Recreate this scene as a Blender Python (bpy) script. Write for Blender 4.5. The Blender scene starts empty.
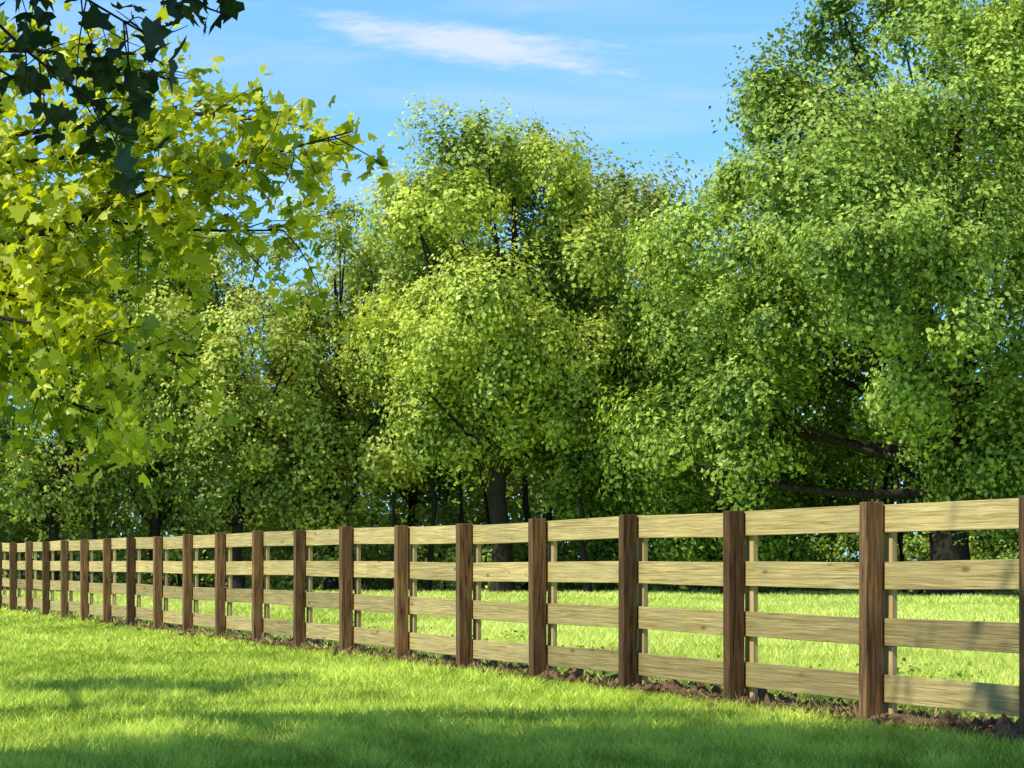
import bpy, math
import numpy as np
from mathutils import Vector
rng=np.random.default_rng(11)
sc=bpy.context.scene
sc.view_settings.view_transform='Standard'; sc.view_settings.look='None'; sc.view_settings.exposure=0
def unit(a): return a/np.maximum(np.linalg.norm(a,axis=-1,keepdims=True),1e-9)

# ---------------- camera
CH=1.11
cd=bpy.data.cameras.new('camera'); cam=bpy.data.objects.new('camera',cd); sc.collection.objects.link(cam)
cam.location=(0,0,CH); cam.rotation_euler=(math.radians(90),0,0)
cd.sensor_width=36; cd.lens=101.0; cd.shift_y=0.172; cd.clip_end=6000; sc.camera=cam

# ---------------- light
EL=math.radians(50); AZ=np.array([-0.86,-0.51]); AZ=AZ/np.linalg.norm(AZ)
sp=Vector((AZ[0]*math.cos(EL),AZ[1]*math.cos(EL),math.sin(EL)))
sl=bpy.data.lights.new('sun','SUN'); sl.energy=5.0; sl.angle=math.radians(0.5); sl.color=(1,0.96,0.85)
so=bpy.data.objects.new('sun',sl); sc.collection.objects.link(so); so.rotation_euler=sp.to_track_quat('Z','Y').to_euler(); so.location=(-20,-10,30)

w=bpy.data.worlds.new('World'); sc.world=w; w.use_nodes=True
nt=w.node_tree; N=nt.nodes; L=nt.links; N.clear()
def nd(t,**k):
    n=N.new(t)
    for a,b in k.items(): setattr(n,a,b)
    return n
out=nd('ShaderNodeOutputWorld'); bg=nd('ShaderNodeBackground'); bg.inputs[1].default_value=0.15
tc=nd('ShaderNodeTexCoord'); ad=nd('ShaderNodeVectorMath',operation='ADD'); ad.inputs[1].default_value=(0,0,0.16)
nm=nd('ShaderNodeVectorMath',operation='NORMALIZE')
sky=nd('ShaderNodeTexSky',sky_type='NISHITA'); sky.sun_disc=False; sky.sun_elevation=EL
sky.sun_rotation=math.atan2(AZ[0],AZ[1])%(2*math.pi); sky.dust_density=0.4; sky.ozone_density=1.5
L.new(tc.outputs['Generated'],ad.inputs[0]); L.new(ad.outputs[0],nm.inputs[0]); L.new(nm.outputs[0],sky.inputs[0])
# thin cirrus
mp=nd('ShaderNodeMapping'); mp.inputs['Scale'].default_value=(7,7,60); mp.inputs['Rotation'].default_value=(0,math.radians(-5),0)
nz=nd('ShaderNodeTexNoise'); nz.inputs['Scale'].default_value=1.0; nz.inputs['Detail'].default_value=7; nz.inputs['Roughness'].default_value=0.55; nz.inputs['Distortion'].default_value=0.4
L.new(tc.outputs['Generated'],mp.inputs[0]); L.new(mp.outputs[0],nz.inputs[0])
cr=nd('ShaderNodeMapRange'); cr.inputs[1].default_value=0.45; cr.inputs[2].default_value=0.85; cr.inputs[4].default_value=0.45
L.new(nz.outputs[0],cr.inputs[0])
sb=nd('ShaderNodeVectorMath',operation='SUBTRACT'); sb.inputs[1].default_value=(-0.014,1.0,0.1765)
m2=nd('ShaderNodeMapping'); m2.vector_type='POINT'; m2.inputs['Rotation'].default_value=(0,math.radians(-6),0)
m3=nd('ShaderNodeVectorMath',operation='MULTIPLY'); m3.inputs[1].default_value=(18,0,145)
nz2=nd('ShaderNodeTexNoise'); nz2.inputs['Scale'].default_value=1; nz2.inputs['Detail'].default_value=7; nz2.inputs['Roughness'].default_value=.6
mp2=nd('ShaderNodeMapping'); mp2.inputs['Scale'].default_value=(35,35,170); mp2.inputs['Rotation'].default_value=(0,math.radians(-8),0)
L.new(tc.outputs['Generated'],mp2.inputs[0]); L.new(mp2.outputs[0],nz2.inputs[0])
ln=nd('ShaderNodeVectorMath',operation='LENGTH')
L.new(tc.outputs['Generated'],sb.inputs[0]); L.new(sb.outputs[0],m2.inputs[0]); L.new(m2.outputs[0],m3.inputs[0]); L.new(m3.outputs[0],ln.inputs[0])
a1=nd('ShaderNodeMath',operation='MULTIPLY_ADD'); a1.inputs[1].default_value=-2.4; a1.inputs[2].default_value=1.15
L.new(nz2.outputs[0],a1.inputs[0])
a2=nd('ShaderNodeMath',operation='ADD'); L.new(a1.outputs[0],a2.inputs[0]); L.new(ln.outputs['Value'],a2.inputs[1])
c2=nd('ShaderNodeMapRange',interpolation_type='SMOOTHSTEP'); c2.inputs[1].default_value=1.2; c2.inputs[2].default_value=0.1; c2.inputs[3].default_value=0; c2.inputs[4].default_value=0.8
L.new(a2.outputs[0],c2.inputs[0])
mx=nd('ShaderNodeMath',operation='MAXIMUM'); L.new(cr.outputs[0],mx.inputs[0]); L.new(c2.outputs[0],mx.inputs[1])
tint=nd('ShaderNodeMix',data_type='RGBA',blend_type='MULTIPLY'); tint.inputs[0].default_value=1; tint.inputs[7].default_value=(1.12,1.68,1.98,1)
L.new(sky.outputs[0],tint.inputs[6])
mc=nd('ShaderNodeMix',data_type='RGBA'); mc.inputs[7].default_value=(5.6,6.0,6.4,1)
# deeper blue overhead than at the horizon
sx0=nd('ShaderNodeSeparateXYZ'); L.new(tc.outputs['Generated'],sx0.inputs[0])
dz=nd('ShaderNodeMapRange'); dz.inputs[1].default_value=.22; dz.inputs[2].default_value=.6; dz.inputs[3].default_value=1.0; dz.inputs[4].default_value=.34; L.new(sx0.outputs[2],dz.inputs[0])
vm=nd('ShaderNodeVectorMath',operation='SCALE'); L.new(mc.outputs[2],vm.inputs[0]); L.new(dz.outputs[0],vm.inputs['Scale'])
L.new(mx.outputs[0],mc.inputs[0]); L.new(tint.outputs[2],mc.inputs[6]); L.new(vm.outputs[0],bg.inputs[0]); L.new(bg.outputs[0],out.inputs[0])

# ---------------- helpers
def make_mesh(name,verts,fsz,fidx,mat,tint=None,smooth=False):
    me=bpy.data.meshes.new(name)
    verts=np.ascontiguousarray(verts,dtype=np.float32); fidx=np.ascontiguousarray(fidx,dtype=np.int32)
    me.vertices.add(len(verts)); me.vertices.foreach_set('co',verts.ravel())
    me.loops.add(len(fidx)); me.loops.foreach_set('vertex_index',fidx)
    nf=len(fsz); me.polygons.add(nf)
    st=np.concatenate([[0],np.cumsum(fsz)[:-1]]).astype(np.int32)
    me.polygons.foreach_set('loop_start',st)
    me.polygons.foreach_set('use_smooth',np.full(nf,smooth,dtype=bool))
    if tint is not None:
        a=me.attributes.new('tint','FLOAT','POINT'); a.data.foreach_set('value',np.ascontiguousarray(tint,dtype=np.float32))
    me.update(calc_edges=True)
    me.materials.append(mat)
    ob=bpy.data.objects.new(name,me); sc.collection.objects.link(ob); return ob
def empty(name,loc=(0,0,0)):
    e=bpy.data.objects.new(name,None); e.empty_display_size=.3; e.location=loc; sc.collection.objects.link(e); return e
def par(o,e,keep=True):
    o.parent=e
    if keep: o.matrix_parent_inverse=e.matrix_basis.inverted()

QT=np.array([(0,-.5,0),(.38,-.05,.06),(.05,.5,-.12),(-.36,.04,.05)])
QF=[[0,1,2,3]]
half=[(0,0,0),(.30,-.06,-.05),(.52,.16,-.12),(.34,.36,-.06),(.47,.66,-.14),(.2,.62,-.05),(0,1,-.1)]
LT=np.array([(0,0,0),(0,1,-.1)]+half[1:6]+[(-x,y,z) for x,y,z in half[1:6]]); LT[:,1]-=.3
LF=[[0,2,3,4,5,6,1],[1,11,10,9,8,7,0]]
def leaves(name,C,Nrm,S,T,mat,kind='q'):
    tpl,fc=(QT,QF) if kind=='q' else (LT,LF)
    n=len(C); Nrm=unit(Nrm); r=rng.normal(size=(n,3)); t=unit(np.cross(Nrm,r)); b=np.cross(Nrm,t)
    S=S[:,None,None]
    wv=rng.uniform(.75,1.15,(n,1,1)); fold=rng.uniform(-.5,3.0,(n,1,1))
    V=C[:,None,:]+S*(wv*tpl[None,:,0:1]*t[:,None,:]+tpl[None,:,1:2]*b[:,None,:]+fold*tpl[None,:,2:3]*Nrm[:,None,:])
    k=len(tpl); base=np.concatenate([np.array(f) for f in fc])
    idx=(np.arange(n)[:,None]*k+base[None,:]).ravel()
    fs=np.tile([len(f) for f in fc],n)
    return make_mesh(name,V.reshape(-1,3),fs,idx,mat,np.repeat(T,k))
def tubes(name,paths,mat,seg=8):
    V=[];F=[];off=0
    for pts,rad in paths:
        pts=np.array(pts,float); n=len(pts)
        tg=unit(np.gradient(pts,axis=0)); ref=np.array([1,0,0]) if abs(tg[0,0])<.8 else np.array([0,1,0])
        a=unit(np.cross(tg,ref)); b=np.cross(tg,a); an=np.arange(seg)*2*np.pi/seg
        R=np.array(rad)[:,None,None]
        ring=pts[:,None,:]+R*(np.cos(an)[None,:,None]*a[:,None,:]+np.sin(an)[None,:,None]*b[:,None,:])
        V.append(ring.reshape(-1,3))
        i=np.arange(n-1)[:,None]*seg; j=np.arange(seg)[None,:]; j2=(j+1)%seg
        F.append((np.stack([i+j,i+j2,i+seg+j2,i+seg+j],-1)+off).reshape(-1)); off+=n*seg
    F=np.concatenate(F); return make_mesh(name,np.concatenate(V),np.full(len(F)//4,4),F,mat,smooth=True)
def bez(p0,p1,p2,n=7):
    t=np.linspace(0,1,n)[:,None]; p0,p1,p2=map(np.array,(p0,p1,p2)); return (1-t)**2*p0+2*t*(1-t)*p1+t*t*p2
lat=rng.random((256,256))
def vnoise(x,y):
    xi=np.floor(x).astype(int); yi=np.floor(y).astype(int); fx=x-xi; fy=y-yi; fx=fx*fx*(3-2*fx); fy=fy*fy*(3-2*fy)
    g=lambda a,b: lat[a%256,b%256]
    return (g(xi,yi)*(1-fx)+g(xi+1,yi)*fx)*(1-fy)+(g(xi,yi+1)*(1-fx)+g(xi+1,yi+1)*fx)*fy

# ---------------- materials
def mat_nodes(name):
    m=bpy.data.materials.new(name); m.use_nodes=True; t=m.node_tree; t.nodes.clear(); return m,t,t.nodes,t.links
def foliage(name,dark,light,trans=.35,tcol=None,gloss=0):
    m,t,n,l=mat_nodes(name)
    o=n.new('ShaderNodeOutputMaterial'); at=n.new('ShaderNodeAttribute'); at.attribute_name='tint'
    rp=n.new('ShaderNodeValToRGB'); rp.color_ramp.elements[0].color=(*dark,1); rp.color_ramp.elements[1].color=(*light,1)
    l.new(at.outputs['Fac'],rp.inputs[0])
    p=n.new('ShaderNodeBsdfDiffuse')
    tr=n.new('ShaderNodeBsdfTranslucent'); mm=n.new('ShaderNodeMix'); mm.data_type='RGBA'; mm.blend_type='MULTIPLY'; mm.inputs[0].default_value=1
    mm.inputs[7].default_value=(*(tcol or (1.4,1.3,.6)),1)
    l.new(rp.outputs[0],p.inputs['Color']); l.new(rp.outputs[0],mm.inputs[6]); l.new(mm.outputs[2],tr.inputs[0])
    mx=n.new('ShaderNodeMixShader'); mx.inputs[0].default_value=trans
    l.new(p.outputs[0],mx.inputs[1]); l.new(tr.outputs[0],mx.inputs[2]); last=mx.outputs[0]
    if gloss:
        g=n.new('ShaderNodeBsdfGlossy'); g.inputs['Roughness'].default_value=.4; g.inputs['Color'].default_value=(.9,.95,.9,1)
        m3=n.new('ShaderNodeMixShader'); m3.inputs[0].default_value=gloss; l.new(last,m3.inputs[1]); l.new(g.outputs[0],m3.inputs[2]); last=m3.outputs[0]
    l.new(last,o.inputs[0]); return m
M_bright=foliage('leaf_bright',(.12,.21,.03),(.72,.80,.15),.33,None,.02)
M_mid=foliage('leaf_mid',(.075,.16,.025),(.56,.70,.13),.3,None,.02)
M_left=foliage('leaf_mixed',(.13,.20,.035),(.70,.76,.17),.35,None,.02)
M_dark=foliage('leaf_dark',(.05,.11,.02),(.28,.40,.065),.28)
M_near=foliage('leaf_near',(.15,.26,.012),(.84,.86,.06),.55,(1.25,1.2,.4),.04)
M_shade=foliage('leaf_maple_shaded',(.025,.055,.012),(.06,.10,.02),.12,None,.03)  # very dark leaves: the shade on these boughs is put into the colour
M_grass=foliage('grass_blade',(.22,.33,.04),(.82,.93,.19),.28,(1.2,1.2,.6))
M_field=foliage('field_blade',(.48,.58,.10),(.90,.96,.30),.3,(1.2,1.2,.6))

def noise_mat(name,c1,c2,scale,stretch=(1,1,1),rough=.85,bump=.3,c3=None,tintvar=0,detail=8,dist=.0,knots=0,span=(.3,.7)):
    m,t,n,l=mat_nodes(name)
    o=n.new('ShaderNodeOutputMaterial'); p=n.new('ShaderNodeBsdfPrincipled'); p.inputs['Roughness'].default_value=rough; p.inputs['Specular IOR Level'].default_value=.2
    tc=n.new('ShaderNodeTexCoord'); mp=n.new('ShaderNodeMapping'); mp.inputs['Scale'].default_value=stretch
    nz=n.new('ShaderNodeTexNoise'); nz.inputs['Scale'].default_value=scale; nz.inputs['Detail'].default_value=detail; nz.inputs['Roughness'].default_value=.6; nz.inputs['Distortion'].default_value=dist
    l.new(tc.outputs['Object'],mp.inputs[0])
    rp=n.new('ShaderNodeValToRGB'); e=rp.color_ramp.elements; e[0].position=span[0]; e[1].position=span[1]; e[0].color=(*c1,1); e[1].color=(*c2,1)
    last=mp.outputs[0]
    if tintvar:
        at=n.new('ShaderNodeAttribute'); at.attribute_name='tint'
        cm=n.new('ShaderNodeCombineXYZ'); ml=n.new('ShaderNodeMath'); ml.operation='MULTIPLY'; ml.inputs[1].default_value=91.7
        l.new(at.outputs['Fac'],ml.inputs[0]); l.new(ml.outputs[0],cm.inputs[0]); l.new(ml.outputs[0],cm.inputs[2])
        va=n.new('ShaderNodeVectorMath'); va.operation='ADD'; l.new(mp.outputs[0],va.inputs[0]); l.new(cm.outputs[0],va.inputs[1]); last=va.outputs[0]
    l.new(last,nz.inputs[0]); l.new(nz.outputs[0],rp.inputs[0]); col=rp.outputs[0]
    if c3:
        n2=n.new('ShaderNodeTexNoise'); n2.inputs['Scale'].default_value=1.6; n2.inputs['Detail'].default_value=3; l.new(tc.outputs['Object'],n2.inputs[0])
        r2=n.new('ShaderNodeMapRange'); r2.inputs[1].default_value=.45; r2.inputs[2].default_value=.7; r2.inputs[4].default_value=.6; l.new(n2.outputs[0],r2.inputs[0])
        mi=n.new('ShaderNodeMix'); mi.data_type='RGBA'; l.new(r2.outputs[0],mi.inputs[0]); l.new(col,mi.inputs[6]); mi.inputs[7].default_value=(*c3,1); col=mi.outputs[2]
    if knots:
        mk=n.new('ShaderNodeMapping'); mk.inputs['Scale'].default_value=(1.6,3,5.5); l.new(tc.outputs['Object'],mk.inputs[0])
        vo=n.new('ShaderNodeTexVoronoi'); vo.inputs['Scale'].default_value=1; l.new(mk.outputs[0],vo.inputs['Vector'])
        rk=n.new('ShaderNodeMapRange'); rk.inputs[1].default_value=.05; rk.inputs[2].default_value=.14; rk.inputs[3].default_value=.8; rk.inputs[4].default_value=0; l.new(vo.outputs['Distance'],rk.inputs[0])
        mk2=n.new('ShaderNodeMix'); mk2.data_type='RGBA'; l.new(rk.outputs[0],mk2.inputs[0]); l.new(col,mk2.inputs[6]); mk2.inputs[7].default_value=(.16,.08,.03,1); col=mk2.outputs[2]
    if tintvar:
        mr=n.new('ShaderNodeMapRange'); mr.inputs[3].default_value=1-tintvar; mr.inputs[4].default_value=1+tintvar; l.new(at.outputs['Fac'],mr.inputs[0])
        hv=n.new('ShaderNodeHueSaturation'); l.new(mr.outputs[0],hv.inputs['Value']); l.new(col,hv.inputs['Color']); col=hv.outputs[0]
    l.new(col,p.inputs['Base Color'])
    bp=n.new('ShaderNodeBump'); bp.inputs['Strength'].default_value=bump; bp.inputs['Distance'].default_value=.02; l.new(nz.outputs[0],bp.inputs['Height']); l.new(bp.outputs[0],p.inputs['Normal'])
    l.new(p.outputs[0],o.inputs[0]); return m
M_board=noise_mat('pine_board',(.28,.20,.065),(.62,.48,.20),3,(.5,6,22),.8,.45,(.38,.31,.14),.35,dist=.7,knots=1,span=(.34,.64))
M_post=noise_mat('stained_post',(.05,.024,.010),(.29,.16,.068),3,(14,14,.9),.85,.6,(.11,.058,.028),.5,dist=.5,span=(.34,.68))
M_batten=noise_mat('pine_batten',(.32,.21,.08),(.58,.43,.19),3,(14,14,.9),.8,.3,None,.3)
M_soil=noise_mat('soil',(.07,.04,.022),(.24,.14,.075),18,(1,1,1),.95,.8)
M_bark=noise_mat('bark',(.014,.011,.008),(.06,.048,.034),5,(4,4,.7),.95,.8)
M_deadleaf=noise_mat('dead_leaf',(.14,.08,.04),(.36,.20,.10),5)

# ground
m,t,n,l=mat_nodes('ground_grass')
o=n.new('ShaderNodeOutputMaterial'); p=n.new('ShaderNodeBsdfPrincipled'); p.inputs['Roughness'].default_value=.9; p.inputs['Specular IOR Level'].default_value=.1
tcn=n.new('ShaderNodeTexCoord'); n1=n.new('ShaderNodeTexNoise'); n1.inputs['Scale'].default_value=9; n1.inputs['Detail'].default_value=10; n1.inputs['Roughness'].default_value=.7
l.new(tcn.outputs['Object'],n1.inputs[0]); rp=n.new('ShaderNodeValToRGB'); rp.color_ramp.elements[0].position=.3; rp.color_ramp.elements[1].position=.72
rp.color_ramp.elements[0].color=(.20,.28,.035,1); rp.color_ramp.elements[1].color=(.54,.64,.12,1); l.new(n1.outputs[0],rp.inputs[0])
n2=n.new('ShaderNodeTexNoise'); n2.inputs['Scale'].default_value=.35; n2.inputs['Detail'].default_value=4; l.new(tcn.outputs['Object'],n2.inputs[0])
mr=n.new('ShaderNodeMapRange'); mr.inputs[1].default_value=.35; mr.inputs[2].default_value=.7; mr.inputs[3].default_value=.8; mr.inputs[4].default_value=1.25; l.new(n2.outputs[0],mr.inputs[0])
hv=n.new('ShaderNodeHueSaturation'); l.new(mr.outputs[0],hv.inputs['Value']); l.new(rp.outputs[0],hv.inputs['Color'])
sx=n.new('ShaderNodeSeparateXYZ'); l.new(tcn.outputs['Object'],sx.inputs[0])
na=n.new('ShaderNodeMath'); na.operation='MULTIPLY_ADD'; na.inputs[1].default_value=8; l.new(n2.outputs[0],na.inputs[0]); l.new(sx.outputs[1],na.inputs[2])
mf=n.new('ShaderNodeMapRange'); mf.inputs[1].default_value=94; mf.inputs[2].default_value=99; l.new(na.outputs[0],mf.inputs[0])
mi=n.new('ShaderNodeMix'); mi.data_type='RGBA'; mi.inputs[7].default_value=(.035,.04,.015,1); l.new(mf.outputs[0],mi.inputs[0]); l.new(hv.outputs[0],mi.inputs[6])  # dark forest floor, with the shade at the tree bases mixed into its colour
l.new(mi.outputs[2],p.inputs['Base Color'])
bp=n.new('ShaderNodeBump'); bp.inputs['Strength'].default_value=.6; bp.inputs['Distance'].default_value=.04; l.new(n1.outputs[0],bp.inputs['Height']); l.new(bp.outputs[0],p.inputs['Normal'])
l.new(p.outputs[0],o.inputs[0]); M_ground=m
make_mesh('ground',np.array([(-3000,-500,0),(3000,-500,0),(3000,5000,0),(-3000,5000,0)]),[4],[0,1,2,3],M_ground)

# ---------------- fence (local frame: x along the fence, y toward camera side)
P0=np.array([2.439,19.68]); D=np.array([-0.2991,0.9542]); Nf=np.array([0.9542,0.2991]) # Nf toward field
S=2.44; H=1.49
fence=empty('wooden_fence',(P0[0],P0[1],0)); fence.rotation_euler=(0,0,math.atan2(D[1],D[0]))
def boxes(name,items,mat,bev):
    V=[];T=[];F=[]
    q=np.array([[0,3,2,1],[4,5,6,7],[0,1,5,4],[1,2,6,5],[2,3,7,6],[3,0,4,7]])
    for k,(x0,x1,y0,y1,z0,z1,dz,lean,tt) in enumerate(items):
        v=np.array([(x0,y0,z0),(x1,y0,z0),(x1,y1,z0),(x0,y1,z0),(x0,y0,z1),(x1,y0,z1),(x1,y1,z1),(x0,y1,z1)],float)
        v[[1,2,5,6],2]+=dz
        v[4:,0]+=lean[0]; v[4:,1]+=lean[1]
        V.append(v);T+=[tt]*8;F.append((q+8*k).ravel())
    F=np.concatenate(F); ob=make_mesh(name,np.concatenate(V),np.full(len(F)//4,4),F,mat,T)
    b=ob.modifiers.new('bevel','BEVEL'); b.width=bev; b.segments=2; b.limit_method='ANGLE'
    ob.parent=fence; return ob
I0,I1=-5,36
posts=[];bats=[];boards=[]
pw=.064; off={i:rng.normal(0,.018) for i in range(I0,I1+1)}
hz={i:rng.normal(0,.007) for i in range(I0,I1+1)}
for i in range(I0,I1+1):
    x=i*S+off[i]; a=pw*rng.uniform(.94,1.08)
    posts.append((x-a,x+a,-a,a,-.3,H-.006+rng.uniform(.0,.02)+hz[i],0,(rng.normal(0,.010),rng.normal(0,.006)),rng.random()))
    x+=rng.normal(0,.012)-.02
    bats.append((x-.085,x+.085,-.075-.075,-.075-.036,.03,H-.012+hz[i],0,(rng.normal(0,.004),0),rng.random()))
for i in range(I0,I1):
    for k in range(4):
        top=H-.010-k*.386; z0=top-.188; e0=hz[i]+rng.normal(0,.006); e1=hz[i+1]+rng.normal(0,.006)
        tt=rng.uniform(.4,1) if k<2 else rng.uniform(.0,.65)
        g=.002
        boards.append((i*S+off[i]+g,(i+1)*S+off[i+1]-g,-.109,-.076,z0+e0,top+e0,e1-e0,(0,0),tt))
boxes('posts',posts,M_post,.006); boxes('battens',bats,M_batten,.003); boxes('boards',boards,M_board,.004)

def fdist(x,y): return (x-P0[0])*Nf[0]+(y-P0[1])*Nf[1]

# soil strip under the fence, heaped mostly around the posts
us=np.arange(-12,86,.05); vs=np.linspace(-.42,.75,26); U,Vv=np.meshgrid(us,vs,indexing='ij')
nn=vnoise(U*2.2+9,Vv*3+5)*.5+vnoise(U*7,Vv*8)*.3+vnoise(U*22,Vv*22)*.2
fade=np.clip(1-((Vv-.12)/.5)**2,-.4,1)
pk=.5+.5*np.cos(2*np.pi*U/S)
def soilamt(U): return np.clip(1.15-U/22,.62,1.15)
Z=.13*(nn*fade*soilamt(U)*(.82+.35*pk)-.29)
XX=P0[0]+D[0]*U+Nf[0]*Vv; YY=P0[1]+D[1]*U+Nf[1]*Vv
a,b=U.shape; idx=np.arange(a*b).reshape(a,b)
F=np.stack([idx[:-1,:-1],idx[1:,:-1],idx[1:,1:],idx[:-1,1:]],-1).reshape(-1)
make_mesh('soil_strip',np.stack([XX,YY,Z],-1).reshape(-1,3),np.full(len(F)//4,4),F,M_soil,smooth=True)
n_=4500; u=rng.uniform(-10,45,n_); v=rng.normal(.14,.22,n_)
keep=rng.random(n_)<np.clip(1.0-u/28,.10,1)*(.4+.6*(.5+.5*np.cos(2*np.pi*u/S))); u=u[keep];v=v[keep]
C=np.stack([P0[0]+D[0]*u+Nf[0]*v,P0[1]+D[1]*u+Nf[1]*v,rng.uniform(.03,.07,len(u))],-1)
leaves('fallen_leaves',C,np.array([0,0,1.])+rng.normal(0,.5,(len(u),3)),rng.uniform(.02,.06,len(u)),rng.random(len(u)),M_deadleaf,'l')
n_=2600;u=rng.uniform(-10,32,n_); v=rng.normal(.16,.22,n_); s=rng.gamma(2,.010,n_)+.006
ico=np.array([(1,0,0),(-1,0,0),(0,1,0),(0,-1,0),(0,0,1),(0,0,-1)],float); fi=np.array([[0,2,4],[2,1,4],[1,3,4],[3,0,4],[2,0,5],[1,2,5],[3,1,5],[0,3,5]])
base=np.stack([P0[0]+D[0]*u+Nf[0]*v,P0[1]+D[1]*u+Nf[1]*v,.03+s*.3],-1)
V=base[:,None,:]+s[:,None,None]*(ico[None]+rng.normal(0,.25,(n_,6,3)))
make_mesh('soil_clods',V.reshape(-1,3),np.full(n_*8,3),(np.arange(n_)[:,None]*6+fi.ravel()[None]).ravel(),M_soil)

# ---------------- grass blades
def patches(x,y): return vnoise(x*.6+3,y*.22+7)*.3+vnoise(x*2.6,y*1.1)*.3+vnoise(x*7,y*3.2)*.3+vnoise(x*.12,y*.08)*.1
def blades(parts,name,mat):
    V=[];T=[]
    for (x,y,h,wd,t) in parts:
        n=len(x); a=rng.uniform(0,2*np.pi,n); d=np.stack([np.cos(a),np.sin(a),0*a],-1)
        b=np.stack([x,y,0*x],-1); ln=rng.normal(0,.7,(n,2))*h[:,None]
        tip=b+np.stack([ln[:,0],ln[:,1],h],-1)
        V.append(np.stack([b-d*wd[:,None]/2,b+d*wd[:,None]/2,tip],1).reshape(-1,3)); T.append(np.repeat(t,3))
    V=np.concatenate(V); return make_mesh(name,V,np.full(len(V)//3,3),np.arange(len(V)),mat,np.concatenate(T))
lawn=[];fld=[]
for (y0,y1,xa,xb,dens,hh,ww) in [(12,18,-4.5,6,2000,.06,.010),(18,24,-6,5,1500,.06,.012),(24,34,-8,4,800,.06,.017),(34,50,-11,1,340,.055,.026),(50,95,-20,-4,100,.06,.05)]:
    n_=int((y1-y0)*(xb-xa)*dens); x=rng.uniform(xa,xb,n_); y=rng.uniform(y0,y1,n_); d=fdist(x,y); uu=(x-P0[0])*D[0]+(y-P0[1])*D[1]
    gl=np.clip(uu/30,0,.5)+.3*(.5-.5*np.cos(2*np.pi*uu/S))
    edge=rng.random(n_)<np.clip((np.abs(d-.1)-.1)/.35+gl,.08,1)
    k=(d<.3)&edge; x=x[k];y=y[k]; pt=patches(x,y); n_=len(x)
    tt=np.clip((pt-.5)*2.2+.48+rng.normal(0,.26,n_),0,1)
    lawn.append((x,y,hh*rng.uniform(.35,1.5,n_)*(0.3+1.4*pt),ww*rng.uniform(.6,1.3,n_),tt))
for (y0,y1,xo,dens,hh,ww) in [(14,22,7,900,.10,.012),(22,32,9,600,.10,.015),(32,50,14,270,.11,.024),(50,75,22,120,.12,.04),(75,97,30,65,.13,.06)]:
    n_=int((y1-y0)*xo*dens); y=rng.uniform(y0,y1,n_); d=rng.uniform(.0,xo,n_)
    x=P0[0]+(d-(y-P0[1])*Nf[1])/Nf[0]
    uu=(x-P0[0])*D[0]+(y-P0[1])*D[1]
    edge=rng.random(n_)<np.clip((np.abs(d-.1)-.1)/.6+np.clip(uu/30,0,.5),.06,1)
    x=x[edge];y=y[edge];n_=len(x); pt=patches(x*.6+40,y*.6)
    tt=np.clip((pt-.5)*2.2+.5+rng.normal(0,.22,n_),0,1)
    fld.append((x,y,hh*rng.uniform(.4,1.3,n_)*(.4+1.1*pt),ww*rng.uniform(.6,1.3,n_),tt))
blades(lawn,'lawn_grass',M_grass); blades(fld,'field_grass',M_field)
C=[];
for k in range(60):
    u=rng.uniform(-6,30); v=rng.uniform(.5,3.5); s=rng.uniform(.05,.16); m_=60
    c=np.array([P0[0]+D[0]*u+Nf[0]*v,P0[1]+D[1]*u+Nf[1]*v,s*.6])
    C.append(c+rng.normal(0,1,(m_,3))*[s,s,s*.4])
C=np.concatenate(C); C[:,2]=np.abs(C[:,2]); n_=len(C)
leaves('field_weeds',C,np.array([0,0,1.])+rng.normal(0,.6,(n_,3)),rng.uniform(.03,.07,n_),rng.random(n_),M_mid)

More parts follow.
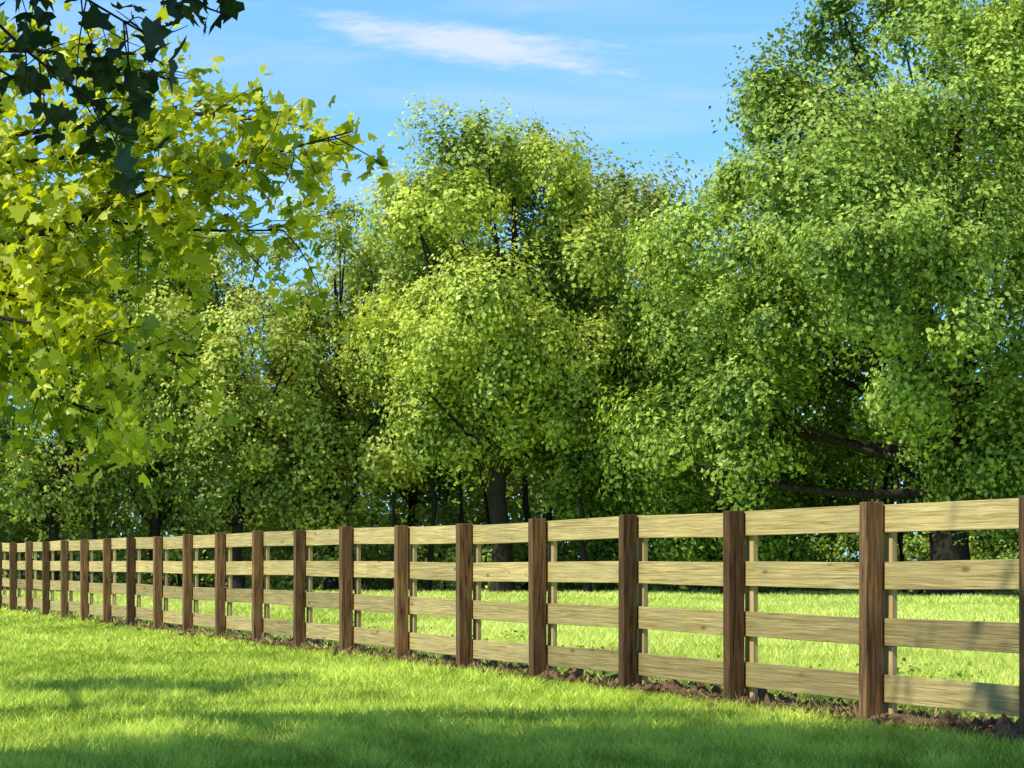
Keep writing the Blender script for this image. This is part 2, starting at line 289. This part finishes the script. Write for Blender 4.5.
# ---------------- trees
def crown_pts(cx,cy,prof,ncl,per,cr,inner=.45,lump=.12,bough=2.0,nb=30):
    """boughs on the crown envelope, leaf clumps over each bough, leaves in each clump"""
    z=np.array([p[0] for p in prof],float); r=np.array([p[1] for p in prof],float)
    o=np.argsort(z); z=z[o]; r=r[o]
    B=[]; tries=0; ph=rng.uniform(0,6,2)
    while len(B)<nb and tries<nb*60:
        tries+=1
        zz=rng.uniform(z[0],z[-1]); rr=np.interp(zz,z,r)
        if rng.random()>rr/r.max()+.15: continue
        a=rng.uniform(0,2*np.pi); Rb=bough*np.exp(rng.normal(-.05,.28)); Rb=min(Rb,rr*.75+.35)
        rl=rr*(1+lump*np.sin(3*a+ph[0]+zz*.5)+rng.normal(0,.07))
        f=inner+(1-inner)*rng.random()**.3
        rad=max(rl*f-Rb*.75,0); p=np.array([cx+rad*np.cos(a),cy+rad*np.sin(a),min(zz,z[-1]-Rb*.35)])
        if all(np.linalg.norm(p-q[:3])>(Rb+q[3])*.5 for q in B) or tries>nb*40: B.append(np.array([*p,Rb]))
    B=np.array(B); nB=len(B); ctr=np.array([cx,cy,(z[0]+z[-1])*.4])
    ob_=unit(B[:,:3]-ctr)
    wgt=B[:,3]**2; cnt=np.maximum((ncl*wgt/wgt.sum()).astype(int),3)
    bi=np.repeat(np.arange(nB),cnt); n=len(bi)
    d=unit(rng.normal(size=(n,3))+ob_[bi]*.55+np.array([0,0,.35]))
    c=B[bi,:3]+d*np.array([1,1,.85])*(B[bi,3]*rng.uniform(.45,1.0,n))[:,None]
    R=cr*np.exp(rng.normal(-.18,.42,n))
    outw=unit(c-B[bi,:3])
    m_=np.maximum((per*(R/cr)**2).astype(int),8); ids=np.repeat(np.arange(n),m_); M=len(ids)
    dr=unit(rng.normal(size=(M,3))+outw[ids]*.3+np.array([0,0,.3]))
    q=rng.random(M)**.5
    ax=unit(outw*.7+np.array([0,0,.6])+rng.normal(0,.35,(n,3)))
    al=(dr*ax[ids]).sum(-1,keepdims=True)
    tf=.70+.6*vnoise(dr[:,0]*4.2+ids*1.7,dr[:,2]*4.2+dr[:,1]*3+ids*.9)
    dv=dr+ax[ids]*al*.35
    pos=c[ids]+dv*(R[ids]*q*tf)[:,None]
    nrm=unit(dr*.9+outw[ids]*.6+np.array([0,0,.3])+rng.normal(0,.40,(M,3)))
    bt=rng.normal(0,.11,nB)
    tint=np.clip(.40+bt[bi][ids]+rng.normal(0,.14,n)[ids]+rng.normal(0,.18,M)+ (q*tf-.6)*.7+al[:,0]*.12,0,1)  # random tone, plus clump shade painted in: darker inside, lighter towards the tips
    return c,pos,nrm,tint
def tree(name,x,y,prof,ncl,per,cr,leaf,mat,tr=.3,nlimb=16,lump=.12,inner=.45,lean=0,bough=2.0,nb=30):
    e=empty(name,(x,y,0))
    top=max(p[0] for p in prof); bot=min(p[0] for p in prof)
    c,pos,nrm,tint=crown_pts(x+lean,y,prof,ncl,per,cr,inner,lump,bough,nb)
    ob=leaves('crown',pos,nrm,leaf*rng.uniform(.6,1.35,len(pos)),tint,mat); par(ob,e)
    paths=[]; hh=np.linspace(0,top*.85,9); wob=np.cumsum(rng.normal(0,.14,(9,2)),0); wob[0]=0
    tp=np.stack([x+wob[:,0]+lean*hh/top,y+wob[:,1],hh],-1); tp[0,2]=-.2
    rad=tr*(1-hh/top*.95); rad[0]*=1.35; paths.append((tp,rad))
    sel=rng.choice(len(c),min(nlimb,len(c)),replace=False)
    for j in sel:
        z0=max(bot*.8,min(c[j,2]-1.5,c[j,2]*rng.uniform(.4,.75))); z0=max(z0,1.2)
        s=np.array([np.interp(z0,hh,tp[:,0]),np.interp(z0,hh,tp[:,1]),z0]); r0=np.interp(z0,hh,rad)*rng.uniform(.3,.5)
        mid=(s+c[j])/2+np.array([0,0,-.1*np.linalg.norm(c[j]-s)])+rng.normal(0,.3,3)
        p_=bez(s,mid,c[j],8); paths.append((p_,np.linspace(r0,.025,8)))
    tb=tubes('trunk',paths,M_bark,7); par(tb,e); return e
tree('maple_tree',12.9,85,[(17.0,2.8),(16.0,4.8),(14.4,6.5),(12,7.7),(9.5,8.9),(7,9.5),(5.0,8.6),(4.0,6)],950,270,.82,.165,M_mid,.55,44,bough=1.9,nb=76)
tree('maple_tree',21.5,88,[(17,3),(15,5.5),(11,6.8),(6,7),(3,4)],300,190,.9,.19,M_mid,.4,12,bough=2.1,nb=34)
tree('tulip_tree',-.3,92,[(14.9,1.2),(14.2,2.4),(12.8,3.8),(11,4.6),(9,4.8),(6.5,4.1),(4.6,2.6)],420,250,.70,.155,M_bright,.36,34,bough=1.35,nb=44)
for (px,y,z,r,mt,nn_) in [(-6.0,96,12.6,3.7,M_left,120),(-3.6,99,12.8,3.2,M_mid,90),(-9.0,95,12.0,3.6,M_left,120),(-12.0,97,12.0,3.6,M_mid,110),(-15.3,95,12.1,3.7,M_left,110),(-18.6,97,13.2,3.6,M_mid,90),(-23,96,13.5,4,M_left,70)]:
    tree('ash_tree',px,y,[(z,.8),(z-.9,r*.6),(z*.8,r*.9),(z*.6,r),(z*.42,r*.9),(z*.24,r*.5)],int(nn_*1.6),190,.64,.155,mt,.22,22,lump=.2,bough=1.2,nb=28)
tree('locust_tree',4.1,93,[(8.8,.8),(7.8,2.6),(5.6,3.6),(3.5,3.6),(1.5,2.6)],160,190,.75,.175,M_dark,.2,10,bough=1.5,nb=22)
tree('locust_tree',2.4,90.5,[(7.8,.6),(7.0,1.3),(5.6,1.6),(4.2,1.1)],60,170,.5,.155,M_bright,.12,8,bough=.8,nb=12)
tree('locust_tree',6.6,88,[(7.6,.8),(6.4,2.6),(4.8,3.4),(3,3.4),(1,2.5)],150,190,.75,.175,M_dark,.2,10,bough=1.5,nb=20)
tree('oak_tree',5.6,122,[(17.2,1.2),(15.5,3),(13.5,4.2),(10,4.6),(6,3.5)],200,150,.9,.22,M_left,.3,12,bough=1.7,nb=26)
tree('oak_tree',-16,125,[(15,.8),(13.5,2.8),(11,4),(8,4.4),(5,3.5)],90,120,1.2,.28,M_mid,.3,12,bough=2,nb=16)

def mass(name,x0,x1,y0,y1,hfun,ncl,per,cr,leaf,mat):
    cx=rng.uniform(x0,x1,ncl); cy=rng.uniform(y0,y1,ncl); cz=rng.random(ncl)**.9*hfun(cx)*.92
    R=cr*rng.uniform(.5,1.3,ncl); ids=np.repeat(np.arange(ncl),per); M=len(ids)
    dr=unit(rng.normal(size=(M,3))+[0,-.2,.3]); q=rng.random(M)**.5
    pos=np.stack([cx,cy,cz],-1)[ids]+dr*(R[ids]*q)[:,None]; pos[:,2]=np.abs(pos[:,2])
    nr=dr*.9+[0,-.1,.4]+rng.normal(0,.4,(M,3))
    t_=np.clip(.45+rng.normal(0,.22,ncl)[ids]+rng.normal(0,.18,M),0,1)
    return leaves(name,pos,nr,leaf*rng.uniform(.6,1.3,M),t_,mat)
mass('understory_shrubs',-26,0,95,100,lambda x:1.8+2.6*vnoise(x*.5,x*0+3),230,130,.75,.17,M_left)
mass('understory_shrubs',-1,26,98,101,lambda x:1.6+1.4*vnoise(x*.5,x*0+3),150,120,.7,.18,M_mid)
mass('understory_shrubs',-28,2,101,107,lambda x:6.0+2.5*vnoise(x*.3,x*0+9),210,110,1.1,.24,M_left)
mass('understory_shrubs',2,32,101,107,lambda x:7.5+2.5*vnoise(x*.3,x*0+9),330,110,1.2,.25,M_dark)
mass('distant_tree_line',-40,48,110,118,lambda x:9.5+2*vnoise(x*.25,x*0+1),560,85,1.6,.36,M_dark)
mass('distant_tree_line',-40,45,119,122,lambda x:3.2+0*x,260,80,1.5,.4,M_dark)
mass('distant_tree_line',-60,70,140,150,lambda x:8+4*vnoise(x*.15,x*0+5),320,80,2.4,.5,M_mid)
paths=[]
for k in range(46):
    x=rng.uniform(-24,24); y=rng.uniform(92,101); h=rng.uniform(5,11); n_=7
    p_=np.stack([x+np.cumsum(rng.normal(0,.16,n_)),y+np.cumsum(rng.normal(0,.1,n_)),np.linspace(-.2,h,n_)],-1); r=rng.uniform(.05,.16)
    paths.append((p_,np.linspace(r,r*.3,n_)))
tubes('sapling_trunks',paths,M_bark,6)

# ---------------- near trees
def leafy(paths_main,ntw,tl,per,leaf,mat,name_leaf,parent,droop=.15,tw_r=.005,tint0=.5,spread=.06,s0=.25):
    tw=[];P=[];NN=[];TT=[]
    for (pts,rad,dn) in paths_main:
        pts=np.array(pts,float); seg=np.linalg.norm(np.diff(pts,axis=0),axis=1); cum=np.concatenate([[0],np.cumsum(seg)])
        for k in range(int(ntw*dn)):
            s=rng.uniform(s0,1)*cum[-1] if k else cum[-1]*.98
            b=np.array([np.interp(s,cum,pts[:,j]) for j in range(3)]); tg=np.array([np.interp(min(s+.1,cum[-1]),cum,pts[:,j])-np.interp(max(s-.2,0),cum,pts[:,j]) for j in range(3)]); tg/=np.linalg.norm(tg)+1e-9
            d=unit(tg*.8+rng.normal(0,.6,3)); l_=tl*rng.uniform(.35,1.25)
            e=b+d*l_+np.array([0,0,-droop*l_]); mid=(b+e)/2+rng.normal(0,.05,3)+[0,0,.06*l_]
            q=bez(b,mid,e,6); tw.append((q,np.linspace(tw_r,.0015,6)))
            m_=max(int(per*l_/tl),3); tpar=rng.uniform(.25,1.05,m_)
            c=np.stack([np.interp(tpar*5,np.arange(6),q[:,j]) for j in range(3)],-1)+rng.normal(0,spread,(m_,3))+[0,0,-.03]
            P.append(c); NN.append(np.array([-.45,-.25,.5])+rng.normal(0,.65,(m_,3))); TT.append(np.clip(tint0+rng.normal(0,.16)+rng.normal(0,.27,m_),0,1))
    P=np.concatenate(P); NN=np.concatenate(NN); TT=np.concatenate(TT)
    ob=leaves(name_leaf,P,NN,leaf*rng.uniform(.5,1.2,len(P)),TT,mat,'l'); par(ob,parent)
    return tw
def curve(pts,n=14):
    pts=np.array(pts,float); k=len(pts); t=np.linspace(0,k-1,n); P=[]
    for tt in t:
        i=min(int(tt),k-2); f=tt-i; p0=pts[max(i-1,0)];p1=pts[i];p2=pts[i+1];p3=pts[min(i+2,k-1)]
        P.append(.5*((2*p1)+(-p0+p2)*f+(2*p0-5*p1+4*p2-p3)*f*f+(-p0+3*p1-3*p2+p3)*f**3))
    return np.array(P)
rng=np.random.default_rng(23)
TX,TY=-6.6,18.8
e=empty('tulip_poplar_tree',(TX,TY,0))
defs=[
 ([(TX,TY,2.3),(-4.6,18.4,2.9),(-3.2,18.1,3.10),(-2.1,18.0,3.48),(-1.0,17.9,3.78)],.035,1.5),
 ([(TX,TY,2.7),(-4.6,18.7,3.3),(-3.2,18.5,3.35),(-2.2,18.3,3.22),(-1.45,18.2,3.2)],.03,.85),
 ([(TX,TY,2.1),(-4.6,18,2.6),(-3.3,17.7,2.62),(-2.5,17.6,2.45),(-1.95,17.5,2.35)],.022,.8),
 ([(TX,TY,3.0),(-4.8,18.9,3.7),(-3.2,18.8,3.9),(-2.1,18.6,4.0),(-1.5,18.4,3.9)],.035,1.0),
 ([(TX,TY,3.2),(-4.8,18.2,4.1),(-3.4,18.0,4.3),(-2.6,18,4.25),(-2.1,18,4.1)],.035,.8),
 ([(TX,TY,1.9),(-4.6,18.9,2.4),(-3.5,18.8,2.45),(-2.9,18.6,2.15),(-2.6,18.5,2.02)],.022,1.1),
 ([(TX,TY,2.0),(-4.7,18.3,2.5),(-3.5,18.2,2.8),(-2.9,18.0,2.7),(-2.65,17.9,2.55)],.022,1.3),
 ([(TX,TY,2.2),(-4.7,18.5,2.7),(-3.5,18.5,3.0),(-3.0,18.3,2.95),(-2.75,18.2,2.75)],.022,1.3),
 ([(TX,TY,2.6),(-4.9,18.3,3.4),(-3.6,18.2,3.6),(-2.8,18.1,3.65),(-2.3,18.0,3.8)],.028,.9),
]
for k in range(9):
    a=rng.uniform(.5*np.pi,1.0*np.pi); z=rng.uniform(3.6,8.0); rr=rng.uniform(1.8,3.2)
    ex=TX+rr*np.cos(a); ey=TY+2.2+abs(rr*np.sin(a)); defs.append(([(TX,TY,z-1.2),((TX+ex)/2,(TY+ey)/2,z),(ex,ey,z+.6)],.045,.7))
mains=[(curve(p),r,dn) for p,r,dn in defs]
tw=leafy(mains,40,.52,22,.098,M_near,'crown',e,tint0=.56,s0=.58,spread=.075)
allp=[(p,np.linspace(r,.005,len(p))) for p,r,dn in mains]+tw
hh=np.linspace(-.2,9.0,9); allp.append((np.stack([TX+rng.normal(0,.05,9),TY+rng.normal(0,.05,9),hh],-1),np.linspace(.24,.04,9)))
par(tubes('trunk',allp,M_bark,7),e)

# shade tree (out of frame to the left, boughs dip into view)
SX,SY=-6.3,8.0
e=empty('shade_maple_tree',(SX,SY,0))
c,pos,nrm,tn=crown_pts(-5.7,7.8,[(12.2,2.0),(11.0,4.6),(9,5.8),(7,5.8),(5.6,4.6)],460,130,.85,.05,.06,1.6,64)
c2,p2,n2_,t2=crown_pts(-5.9,12.6,[(11.8,.8),(10.6,1.6),(9.2,1.7),(8.3,1.2)],36,100,.6,.1,.1,.9,8)
pos=np.concatenate([pos,p2]); nrm=np.concatenate([nrm,n2_]); tn=np.concatenate([tn,t2])
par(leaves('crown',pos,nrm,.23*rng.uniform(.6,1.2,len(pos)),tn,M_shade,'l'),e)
defs=[([(SX,SY,4.2),(-4.4,10.6,4.7),(-2.9,11.9,4.05),(-2.1,12,3.3),(-1.65,12,2.95)],.016,1.0),
      ([(SX,SY,4.4),(-4.4,11.0,4.9),(-2.8,12.4,4.2),(-1.8,12.6,3.72),(-1.25,12.6,3.5)],.015,.9),
      ([(SX,SY,4.3),(-4.4,10.8,4.6),(-3.0,12.2,3.9),(-2.4,12.3,3.35),(-2.0,12.3,3.1)],.014,.8),
      ([(SX,SY,4.3),(-4.4,10.8,4.7),(-2.8,12.0,4.1),(-2.0,12.1,3.6),(-1.5,12.1,3.3)],.014,1.0)]
mains=[(curve(p),r,dn) for p,r,dn in defs]
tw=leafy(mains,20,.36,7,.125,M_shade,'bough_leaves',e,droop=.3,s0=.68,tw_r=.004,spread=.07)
allp=[(p,np.linspace(r,.004,len(p))) for p,r,dn in mains]+tw
hh=np.linspace(-.2,11,9); allp.append((np.stack([SX+rng.normal(0,.04,9),SY+rng.normal(0,.04,9),hh],-1),np.linspace(.3,.05,9)))
for j in rng.choice(len(c),22,replace=False):
    z0=max(3.2,c[j,2]*.6); allp.append((bez((SX,SY,z0),(np.array([SX,SY,z0])+c[j])/2+[0,0,.3],c[j],8),np.linspace(.08,.012,8)))
for j in range(5): allp.append((bez((SX,SY,6.5),(-6.1,10.6,9),c2[j],8),np.linspace(.09,.012,8)))
par(tubes('trunk',allp,M_bark,7),e)
